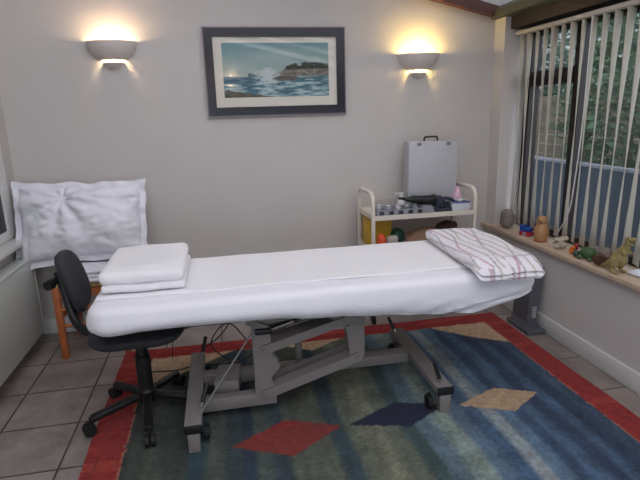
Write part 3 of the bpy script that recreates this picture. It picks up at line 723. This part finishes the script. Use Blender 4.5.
# folded linen, flat pillow and big standing pillow
bm = NB()
for k in range(3): soft_box(bm, (0, 0, .0125+k*.022), (.37-.01*k, .34-.01*k, .022), .010, .02, foldfn(20+k))
tag(obj('folded_linen', bm, PILC, None, True, (-.76, 3.12, .457)), 'folded white linen lying on the rush seat under the pillow', 'linen')
def pillow(name, label, W_, Hh, T_, Mx, flange, pinch, amp):
    bm = NB(); nx, ny = 90, 60; sides = []
    for sgn in (1, -1):
        g = []
        for j in range(ny+1):
            row = []
            for i in range(nx+1):
                u = i/nx*2-1; v = j/ny*2-1
                ex = 1-flange/(W_/2); ev = 1-flange/(Hh/2)
                a = max(0, 1-abs(u/ex)**2.6); b = max(0, 1-abs(v/ev)**2.6); th = (a*b)**.42*T_/2
                x = u*W_/2*(1-.05*(1-abs(v))**1*0); y = v*Hh/2
                x *= 1-.03*(1-v*v); y *= 1-.05*(1-u*u)
                px, py = pinch; dx, dy = u-px, (v-py)*Hh/W_; r_ = math.hypot(dx, dy); an = math.atan2(dy, dx)
                wr = amp*.75*(math.sin(an*8+2.2*noise.noise(Vector((dx*2, dy*2, 1))))*math.exp(-r_*.9)*min(1, r_*5))+amp*.8*noise.noise(Vector((u*2.2, v*2, 4)))-amp*2.2*math.exp(-(r_/.12)**2)
                x += .012*noise.noise(Vector((v*3, 5, u)))*abs(u); y += .014*noise.noise(Vector((u*3.5, 9, v)))*abs(v); y -= .045*max(0, -u-.35)*max(0, -v)*2; wr += amp*.4*(abs(noise.noise(Vector((u*2.4+v*4, v*2-u*4, 11))))-.25)*2
                fl = .018*noise.noise(Vector((u*5, v*5, 8)))*(1 if th < .003 else .4)
                row.append(bm.verts.new((x, y, sgn*(th+.0015)+(wr if sgn > 0 else -wr*.3)*min(1, th/.02)+fl)))
            g.append(row)
        sides.append(g)
    for g in sides:
        for j in range(ny):
            for i in range(nx): bm.faces.new((g[j][i], g[j][i+1], g[j+1][i+1], g[j+1][i]))
    bmesh.ops.remove_doubles(bm, verts=bm.verts[:], dist=.0004)
    xf(bm.verts, Mx)
    return tag(obj(name, bm, PILC), label, 'pillow')
Mx = Matrix.Translation((-.828, 3.20, .765)) @ Matrix.Rotation(math.radians(1.5), 4, 'Y') @ Matrix.Rotation(math.radians(76), 4, 'X')
pillow('pillow', 'large creased white pillow standing upright on the wooden chair against the wall', .75, .49, .23, Mx, .035, (-.25, .55), .022)

# ------------------------------------------------------------------ trolley
t = thing('trolley', 'cream metal two-shelf trolley against the back wall, behind the couch foot end', 'trolley', (0, 0, 0))
TX0, TX1, TY0, TY1 = .915, 1.60, 3.0, 3.32; TZ = .715
for x in (TX0, TX1):
    bm = NB(); tube(bm, bend([(x, TY0, .06), (x, TY0, .855), (x, TY1, .855), (x, TY1, .06)], .07, 8), .0135, 12); obj('end_frame', bm, CREAM, t)
for z, nm in ((TZ, 'shelf'), (.49, 'shelf')):
    bm = NB(); rbox(bm, (TX0, TY0-.005, z-.016), (TX1, TY1, z-.008)); 
    rbox(bm, (TX0, TY0-.012, z-.026), (TX1, TY0-.004, z+.004)); rbox(bm, (TX0, TY1, z-.026), (TX1, TY1+.008, z+.004)); rbox(bm, (TX0-.004, TY0, z-.026), (TX0+.004, TY1, z+.004)); rbox(bm, (TX1-.004, TY0, z-.026), (TX1+.004, TY1, z+.004))
    obj('shelf', bm, CREAM, t, False)
for x in (TX0, TX1):
    for y in (TY0, TY1):
        bm = NB(); bmesh.ops.create_cone(bm, cap_ends=True, segments=18, radius1=.028, radius2=.028, depth=.02, matrix=Matrix.Translation((x, y, .028)) @ Matrix.Rotation(PI/2, 4, 'Y')); tube(bm, [(x, y, .028), (x, y, .07)], .008); obj('castor', bm, BLACKT, t)
ST = TZ-.008; SL = .49-.008
# case
t = thing('carry_case', 'tall pale grey carry case with black handle standing on the trolley', 'case', (1.385, 3.235, ST), math.radians(-3))
ALU = mat('pale_grey_case', srgb(178, 178, 182), .5, 0, bump=.05)
obj('shell', box(NB(), (0, 0, .222), (.335, .11, .444), bev=.006), ALU, t)
obj('rim', box(NB(), (0, -.02, .222), (.339, .006, .448), bev=.002), mat('case_rim', srgb(150, 150, 152), .3, .6), t)
bm = NB(); tube(bm, bend([(-.045, 0, .444), (-.045, 0, .472), (.045, 0, .472), (.045, 0, .444)], .015, 5), .006, 10); obj('handle', bm, BLACKP, t)
for s in (-1, 1): obj('latch', box(NB(), (s*.10, -.057, .43), (.03, .006, .02), bev=.002), CHROME, t)
# organiser tray with compartments
t = thing('organiser_tray', 'grey compartment tray along the front of the trolley top', 'tray', (1.135, 3.075, ST))
GREYT = mat('grey_tray_plastic', srgb(138, 140, 148), .4)
bm = NB(); rbox(bm, (-.19, -.055, 0), (.19, .07, .005)); rbox(bm, (-.19, -.055, .005), (.19, -.05, .04)); rbox(bm, (-.19, .065, .005), (.19, .07, .045)); rbox(bm, (-.19, -.05, .005), (-.185, .065, .045)); rbox(bm, (.185, -.05, .005), (.19, .065, .045))
obj('tray_body', bm, GREYT, t, False)
for k in range(5): obj('divider', rbox(NB(), (-.13+k*.062, -.05, .005), (-.126+k*.062, .065, .038)), GREYT, t, False)
for k in range(5): obj('label_window', box(NB(), (-.158+k*.064, -.0565, .021), (.03, .003, .022)), mat('dark_insert', srgb(48, 48, 56), .5), t, False)
CLR = [srgb(176, 176, 182), srgb(150, 152, 160), srgb(196, 190, 196), srgb(120, 118, 126)]
LB = ['small pale bottle at the left end of the grey tray', 'short grey jar, second from the left in the grey tray', 'white bottle in the middle of the grey tray', 'stubby grey jar right of the middle in the tray', 'small pale jar at the right end of the grey tray']
for k, (x, h_, r_) in enumerate(((-.158, .065, .016), (-.095, .055, .02), (-.03, .062, .018), (.03, .05, .02), (.09, .055, .018))):
    t = thing('bottle', LB[k], 'bottle', (1.135+x, 3.08, ST+.005))
    bm = NB(); lathe(bm, [(0, 0), (r_, 0), (r_, h_*.65), (r_*.5, h_*.8), (r_*.5, h_*.85), (0, h_*.85)], 18); obj('body', bm, mat('jar%d' % (k % 4), CLR[k % 4], .35), t)
    bm = NB(); lathe(bm, [(0, h_*.85), (r_*.6, h_*.85), (r_*.6, h_), (0, h_)], 16); obj('cap', bm, WHITEP, t)
# white spray bottle
t = thing('spray_bottle', 'white cone-shaped spray bottle behind the grey tray', 'bottle', (1.165, 3.19, ST))
bm = NB(); lathe(bm, [(0, 0), (.033, 0), (.035, .01), (.03, .05), (.014, .085), (.011, .10), (0, .10)], 22); obj('body', bm, WHITEP, t)
bm = NB(); rbox(bm, (-.012, -.012, .10), (.012, .012, .118)); rbox(bm, (-.04, -.006, .108), (0, .006, .118)); obj('nozzle', bm, WHITEP, t)
t = thing('turquoise_bottle', 'small turquoise topped bottle beside the left side of the case', 'bottle', (1.235, 3.13, ST))
bm = NB(); lathe(bm, [(0, 0), (.018, 0), (.018, .06), (0, .06)], 20); obj('body', bm, mat('pale_blue_body', srgb(150, 180, 190), .4), t)
bm = NB(); lathe(bm, [(0, .06), (.019, .06), (.019, .105), (0, .107)], 20); obj('cap', bm, mat('turquoise', srgb(30, 128, 150), .4), t)
# black handheld massager/dryer lying in front of the case
t = thing('hair_dryer', 'black handheld dryer lying in front of the case on the trolley', 'hair dryer', (1.255, 3.06, ST+.048), math.radians(4))
bm = NB(); tube(bm, [(-.11, 0, .048), (-.06, 0, .044), (.0, 0, .035), (.08, 0, .03), (.10, 0, .03)], [.012, .024, .03, .034, .025], 18)
remesh(obj('barrel', bm, BLACKP, t), .004)
bm = NB(); tube(bm, [(-.155, .01, .057), (-.11, .005, .05)], [.007, .011], 12); obj('nozzle', bm, BLACKT, t)
bm = NB(); rbox(bm, (-.012, -.045, -.048), (.05, .04, .006)); obj('stand', bm, GREYT, t)
# dark sandal-like mask
t = thing('eye_mask', 'dark blue-grey padded mask with looped strap beside the dryer', 'mask', (1.425, 3.06, ST))
DBL = mat('slate_blue_fabric', srgb(48, 52, 66), .85, bump=.4, bscale=150)
bm = NB(); tube(bm, bend([(-.075, .0, .012), (-.02, -.01, .095), (.055, 0, .07), (.07, -.01, .012), (-.07, -.01, .012)], .03, 5), .012, 10); obj('strap', bm, DBL, t)
bm = NB(); ell(bm, (-.045, .02, .055), (.05, .025, .05), (0, .5, 0)); ell(bm, (-.07, .025, .085), (.04, .02, .025), (0, .5, 0)); ell(bm, (.03, .03, .03), (.05, .02, .03)); remesh(obj('pad', bm, DBL, t), .005)
# pink bottle, white box
t = thing('pink_bottle', 'pink plastic bottle standing right of the case on the trolley', 'bottle', (1.555, 3.17, ST))
PINK = mat('pink_plastic', srgb(206, 168, 190), .4)
bm = NB(); lathe(bm, [(0, 0), (.03, 0), (.032, .01), (.032, .085), (.022, .105), (.016, .112), (0, .112)], 24); obj('body', bm, PINK, t)
bm = NB(); lathe(bm, [(0, .112), (.017, .112), (.015, .14), (0, .142)], 18); obj('cap', bm, PINK, t)
t = thing('tissue_box', 'white tissue box with a blue patterned rim at the trolley right end', 'box', (1.525, 3.075, ST), math.radians(-8))
obj('carton', box(NB(), (0, 0, .03), (.12, .09, .06), bev=.003), mat('white_card', srgb(196, 198, 206), .6), t)
bm = NB()
for k in range(7): rbox(bm, (-.058+k*.017, -.0465, .05), (-.048+k*.017, -.045, .061))
rbox(bm, (-.06, -.047, .0605), (.06, -.036, .0622)); obj('blue_trim', bm, mat('royal_blue', srgb(44, 66, 140), .5), t, False)
bm = NB(); 
pr = random.Random(4); vs = [[bm.verts.new((-.045+.09*i/8, -.03+.06*j/6, .0632+.006*math.sin(i*1.3)*math.cos(j)+.004)) for i in range(9)] for j in range(7)]
for j in range(6):
    for i in range(8): bm.faces.new((vs[j][i], vs[j][i+1], vs[j+1][i+1], vs[j+1][i]))
obj('tissue', bm, WHITEP, t)
# lower shelf
t = thing('yellow_box', 'yellow plastic box at the left of the trolley lower shelf', 'box', (1.01, 3.225, SL))
YEL = mat('yellow_plastic', srgb(206, 164, 40), .5)
obj('body', box(NB(), (0, 0, .09), (.16, .15, .18), bev=.01), YEL, t); obj('lid', box(NB(), (0, 0, .186), (.166, .156, .014), bev=.004), YEL, t)
t = thing('orange_cone', 'bright orange capped tube on the trolley lower shelf in front of the yellow box', 'tube', (.985, 3.055, SL))
bm = NB(); ell(bm, (0, 0, .055), (.03, .035, .055)); obj('cap', bm, mat('orange_red', srgb(226, 84, 44), .5), t)
bm = NB(); lathe(bm, [(0, 0), (.036, 0), (.036, .03), (0, .03)], 20); obj('base', bm, mat('royal_blue', srgb(44, 66, 140), .5), t)
t = thing('small_bag', 'pale grey bag with blue base beside the orange cap on the lower shelf', 'bag', (1.055, 3.055, SL))
bm = NB(); soft_box(bm, (0, 0, .055), (.075, .07, .07), .022, .012, foldfn(31)); obj('body', bm, mat('pale_bag', srgb(176, 166, 160), .8), t)
obj('base', box(NB(), (0, 0, .0125), (.075, .07, .02), bev=.005), mat('blue_base', srgb(48, 80, 150), .6), t)
bm = NB(); ell(bm, (0, 0, .057), (.052, .052, .058)); 
tag(obj('green_ball', bm, mat('dark_green_rubber', srgb(22, 66, 56), .6, bump=.2), None, True, (1.125, 3.15, SL-.001)), 'dark green rubber ball on the trolley lower shelf', 'ball')
bm = NB()
ell(bm, (0, 0, .045), (.11, .08, .06)); ell(bm, (-.07, .0, .03), (.06, .06, .045)); ell(bm, (.07, .02, .04), (.08, .07, .06)); ell(bm, (.02, -.02, .085), (.06, .05, .03))
for v in bm.verts: v.co.z = max(0, v.co.z+.012*noise.noise(v.co*22)); v.co.x += .012*noise.noise(v.co*16)
o = tag(obj('paper_bag', bm, mat('tan_paper', srgb(150, 118, 96), .85, bump=.6, bscale=25), None, True, (1.295, 3.12, SL)), 'crumpled tan paper bag lying on the trolley lower shelf', 'bag')
bm = NB(); ell(bm, (0, 0, .07), (.085, .07, .07)); ell(bm, (.05, 0, .11), (.03, .025, .025))
for v in bm.verts: v.co.z = max(0, v.co.z+.01*noise.noise(v.co*20))
tag(obj('leather_pouch', bm, mat('dark_brown_leather', srgb(64, 42, 40), .6, bump=.4), None, True, (1.47, 3.14, SL)), 'dark brown leather pouch at the right of the lower shelf', 'pouch')

# ------------------------------------------------------------------ dark upright case at couch foot end
t = thing('plastic_stand', 'slate grey upright plastic stand with white sticker between couch and right wall', 'stand', (1.82, 2.655, 0), math.radians(0))
bm = NB(); A = [(-.05, 0), (.045, 0), (.045, .03), (.033, .06), (.055, .375), (.045, .40), (-.01, .40), (-.022, .375), (-.033, .06), (-.05, .03)]
prism(bm, A, .16, 'y', -.02); obj('body', bm, SLATE, t, False)
obj('foot', box(NB(), (0, .04, .014), (.12, .24, .028), bev=.006), SLATE, t)
obj('top_lip', box(NB(), (.018, .06, .405), (.08, .17, .014), bev=.005), SLATE, t)
bm = NB(); box(bm, (.012, -.0212, .125), (.028, .002, .075)); obj('sticker', bm, mat('sticker', srgb(160, 160, 164), .5), t, False)
bm = NB()
for k in range(6): box(bm, (.012, -.0226, .098+k*.011), (.02, .0008, .003))
obj('sticker_print', bm, mat('sticker_ink', srgb(110, 110, 116), .5), t, False)

# ------------------------------------------------------------------ things on the stone sill
SZ = .535
bm = NB(); soft_box(bm, (0, 0, .066), (.085, .105, .132), .042, .008)
for v in bm.verts:
    v.co += v.co.normalized()*.008*noise.noise(v.co*18); v.co.x *= 1-.9*max(0, v.co.z-.07); v.co.z = max(0, v.co.z)
tag(obj('standing_stone', bm, mat('grey_stone', srgb(128, 120, 116), .9, bump=.6, bscale=60, var=.15, vscale=30), None, True, (1.935, 3.165, SZ)), 'rounded grey stone standing at the far left end of the sill', 'stone')
# toy engine
t = thing('toy_engine', 'small red and blue toy engine beside the grey stone on the sill', 'toy', (1.935, 2.93, SZ), math.radians(-70))
RD = mat('toy_red', srgb(160, 36, 50), .4); BLU = mat('toy_blue', srgb(34, 74, 160), .4); GY = mat('toy_grey', srgb(150, 146, 150), .4)
obj('chassis', box(NB(), (0, 0, .02), (.085, .038, .016), bev=.003), RD, t)
bm = NB(); tube(bm, [(-.02, 0, .042), (.035, 0, .042)], .016, 16); tube(bm, [(.022, 0, .05), (.022, 0, .07)], .006, 10); obj('boiler', bm, BLU, t)
bm = NB(); rbox(bm, (-.04, -.018, .028), (-.012, .018, .062)); rbox(bm, (-.045, -.021, .062), (-.008, .021, .068)); obj('cab', bm, BLU, t, False)
for x in (-.028, .0, .028):
    bm = NB(); bmesh.ops.create_cone(bm, cap_ends=True, segments=16, radius1=.0125, radius2=.0125, depth=.046, matrix=Matrix.Translation((x, 0, .0125)) @ Matrix.Rotation(PI/2, 4, 'X')); obj('wheel', bm, RD if x else GY, t)
# wooden owl
t = thing('wooden_owl', 'carved honey-coloured wooden owl on the sill, left of the mullion', 'figurine', (1.935, 2.775, SZ))
OWL = mat('honey_wood', srgb(176, 132, 92), .45, var=.12, vscale=25)
bm = NB(); lathe(bm, [(0, 0), (.036, 0), (.038, .006), (.035, .012), (.041, .03), (.044, .055), (.040, .085), (.030, .108), (.028, .115), (.032, .128), (.031, .142), (.022, .155), (.010, .161), (0, .162)], 32); obj('body', bm, OWL, t)
bm = NB(); lathe(bm, [(.0, -.001), (.039, 0), (.041, .008), (.037, .011), (0, .011)], 32); obj('base', bm, mat('reddish_wood', srgb(150, 82, 50), .5), t)
for s in (-1, 1):
    bm = NB(); ell(bm, (-.024, -.012+s*.012-.004, .134), (.009, .009, .009)); ob = obj('eye', bm, OWL, t)
    bm = NB(); ell(bm, (-.030, -.016+s*.012-.006, .134), (.004, .004, .005)); obj('pupil', bm, BLACKP, ob)
bm = NB(); tube(bm, [(-.026, -.016, .128), (-.034, -.022, .118)], [.005, .001], 8); obj('beak', bm, OWL, t)
# coral cluster
bm = NB(); q = random.Random(8)
for k in range(16):
    a = q.uniform(0, 2*PI); r_ = q.uniform(.0, .032); ell(bm, (r_*math.cos(a), r_*math.sin(a)*1.3, q.uniform(.016, .055)), (q.uniform(.008, .015), q.uniform(.012, .020), q.uniform(.010, .016)), (q.uniform(0, 3), q.uniform(0, 3), 0), 10, 8)
remesh(tag(obj('coral', bm, mat('cream_coral', srgb(188, 176, 160), .85, bump=.5, bscale=120), None, True, (1.93, 2.585, SZ)), 'knobbly cream coral piece on the sill, right of the wooden owl', 'coral'), .003).scale = (1.3, 1.3, 1.15)
# toy parrot-ish orange and red pieces
t = thing('toy_bird', 'small orange toy bird with red crest on the sill beside the coral', 'toy', (1.925, 2.465, SZ))
bm = NB(); ell(bm, (0, 0, .022), (.016, .022, .022)); ell(bm, (-.004, -.014, .04), (.010, .011, .012)); obj('body', bm, mat('toy_orange', srgb(206, 108, 40), .5), t)
bm = NB(); ell(bm, (.004, -.022, .055), (.008, .014, .014), (.4, 0, 0)); ell(bm, (.01, -.016, .042), (.008, .016, .012)); obj('crest', bm, RD, t)
bm = NB(); ell(bm, (0, 0, .0215), (.019, .019, .021))
tag(obj('dark_pebble', bm, mat('green_pebble', srgb(60, 74, 68), .5, var=.2, vscale=40), None, True, (1.905, 2.405, SZ)), 'round dark green pebble in front of the green turtle on the sill', 'pebble')
# turtle
t = thing('toy_turtle', 'green toy turtle on the sill, between orange bird and brown cone', 'toy', (1.935, 2.35, SZ), math.radians(-75)); t.scale = (1.25,)*3
GRN = mat('toy_green', srgb(62, 92, 52), .55, var=.2, vscale=40)
bm = NB(); ell(bm, (0, 0, .03), (.038, .028, .026)); obj('shell', bm, GRN, t)
bm = NB(); ell(bm, (.046, 0, .032), (.015, .011, .012)); tube(bm, [(.02, 0, .022), (.046, 0, .03)], .009, 10); remesh(obj('head', bm, GRN, t), .0025)
for sx in (-1, 1):
    for s in (-1, 1): obj('leg', ell(NB(), (sx*.026, s*.024, .009), (.012, .009, .009)), GRN, t)
bm = NB(); ell(bm, (0, 0, .0345), (.028, .027, .0345))
tag(obj('pale_shell', bm, mat('pale_taupe', srgb(158, 148, 142), .6, var=.15, vscale=30), None, True, (1.99, 2.37, SZ)), 'pale taupe egg-shaped shell behind the turtle, against the blind', 'shell')
# pine cone
bm = NB(); q = random.Random(2)
for k in range(70):
    f = k/69; a = k*2.4; r_ = .030*math.sin(PI*(f*.86+.1)); z = .008+f*.05
    d = Vector((math.cos(a), math.sin(a), .35)); ell(bm, (r_*d.x, r_*d.y, z), (.009, .009, .005), (0, -.5, a), 8, 6)
ell(bm, (0, 0, .03), (.02, .02, .028))
tag(obj('pine_cone', bm, mat('cone_brown', srgb(88, 58, 46), .8, var=.3, vscale=60), None, True, (1.915, 2.235, SZ)), 'dark brown pine cone on the sill beside the dinosaur', 'pine cone')
bm = NB(); ell(bm, (0, 0, .0425), (.026, .026, .0425)); 
for v in bm.verts: v.co += v.co.normalized()*.004*noise.noise(v.co*60)
tag(obj('thistle_head', bm, mat('taupe_fluff', srgb(140, 126, 120), .95, bump=.8, bscale=90), None, True, (1.975, 2.265, SZ)), 'fluffy taupe seed head behind the pine cone on the sill', 'seed head')
# dinosaur
t = thing('toy_dinosaur', 'olive yellow standing toy dinosaur at the right end of the sill', 'toy', (1.915, 2.105, SZ), math.radians(-82)); t.scale = (1.33,)*3
OLV = mat('olive_rubber', srgb(148, 134, 88), .6, var=.2, vscale=35, bump=.2, bscale=150)
bm = NB()
ell(bm, (-.005, 0, .058), (.030, .022, .036), (0, .35, 0)); ell(bm, (.012, 0, .088), (.02, .017, .028), (0, .45, 0)); tube(bm, [(.015, 0, .09), (.028, 0, .118), (.032, 0, .128)], [.016, .012, .012], 12)
ell(bm, (.042, 0, .138), (.020, .012, .009), (0, -.1, 0)); ell(bm, (.026, 0, .134), (.013, .012, .014)); ell(bm, (.040, 0, .122), (.015, .009, .004), (0, .25, 0))
for s in (-1, 1):
    ell(bm, (-.008, s*.018, .042), (.018, .010, .026), (0, -.2, 0)); tube(bm, [(-.008, s*.02, .035), (-.016, s*.021, .018), (-.004, s*.021, .006)], [.011, .008, .007], 10); ell(bm, (.006, s*.021, .0055), (.014, .008, .0055))
    tube(bm, [(.022, s*.015, .092), (.034, s*.018, .08), (.042, s*.016, .084)], [.006, .0045, .003], 8)
tube(bm, [(-.02, 0, .045), (-.045, 0, .025), (-.068, .004, .014), (-.09, .008, .008)], [.018, .013, .008, .003], 12)
remesh(obj('body', bm, OLV, t), .0025)
for s in (-1, 1):
    bm = NB(); ell(bm, (.032, s*.0105, .142), (.003, .002, .003)); obj('eye', bm, BLACKP, t)
bm = NB(); soft_box(bm, (0, 0, .009), (.08, .13, .014), .006, .01, foldfn(41))
tag(obj('white_cloth', bm, mat('bright_white_cloth', srgb(226, 228, 234), .8), None, True, (1.985, 2.02, SZ+.003)), 'white folded cloth lying on the sill behind the dinosaur', 'cloth')
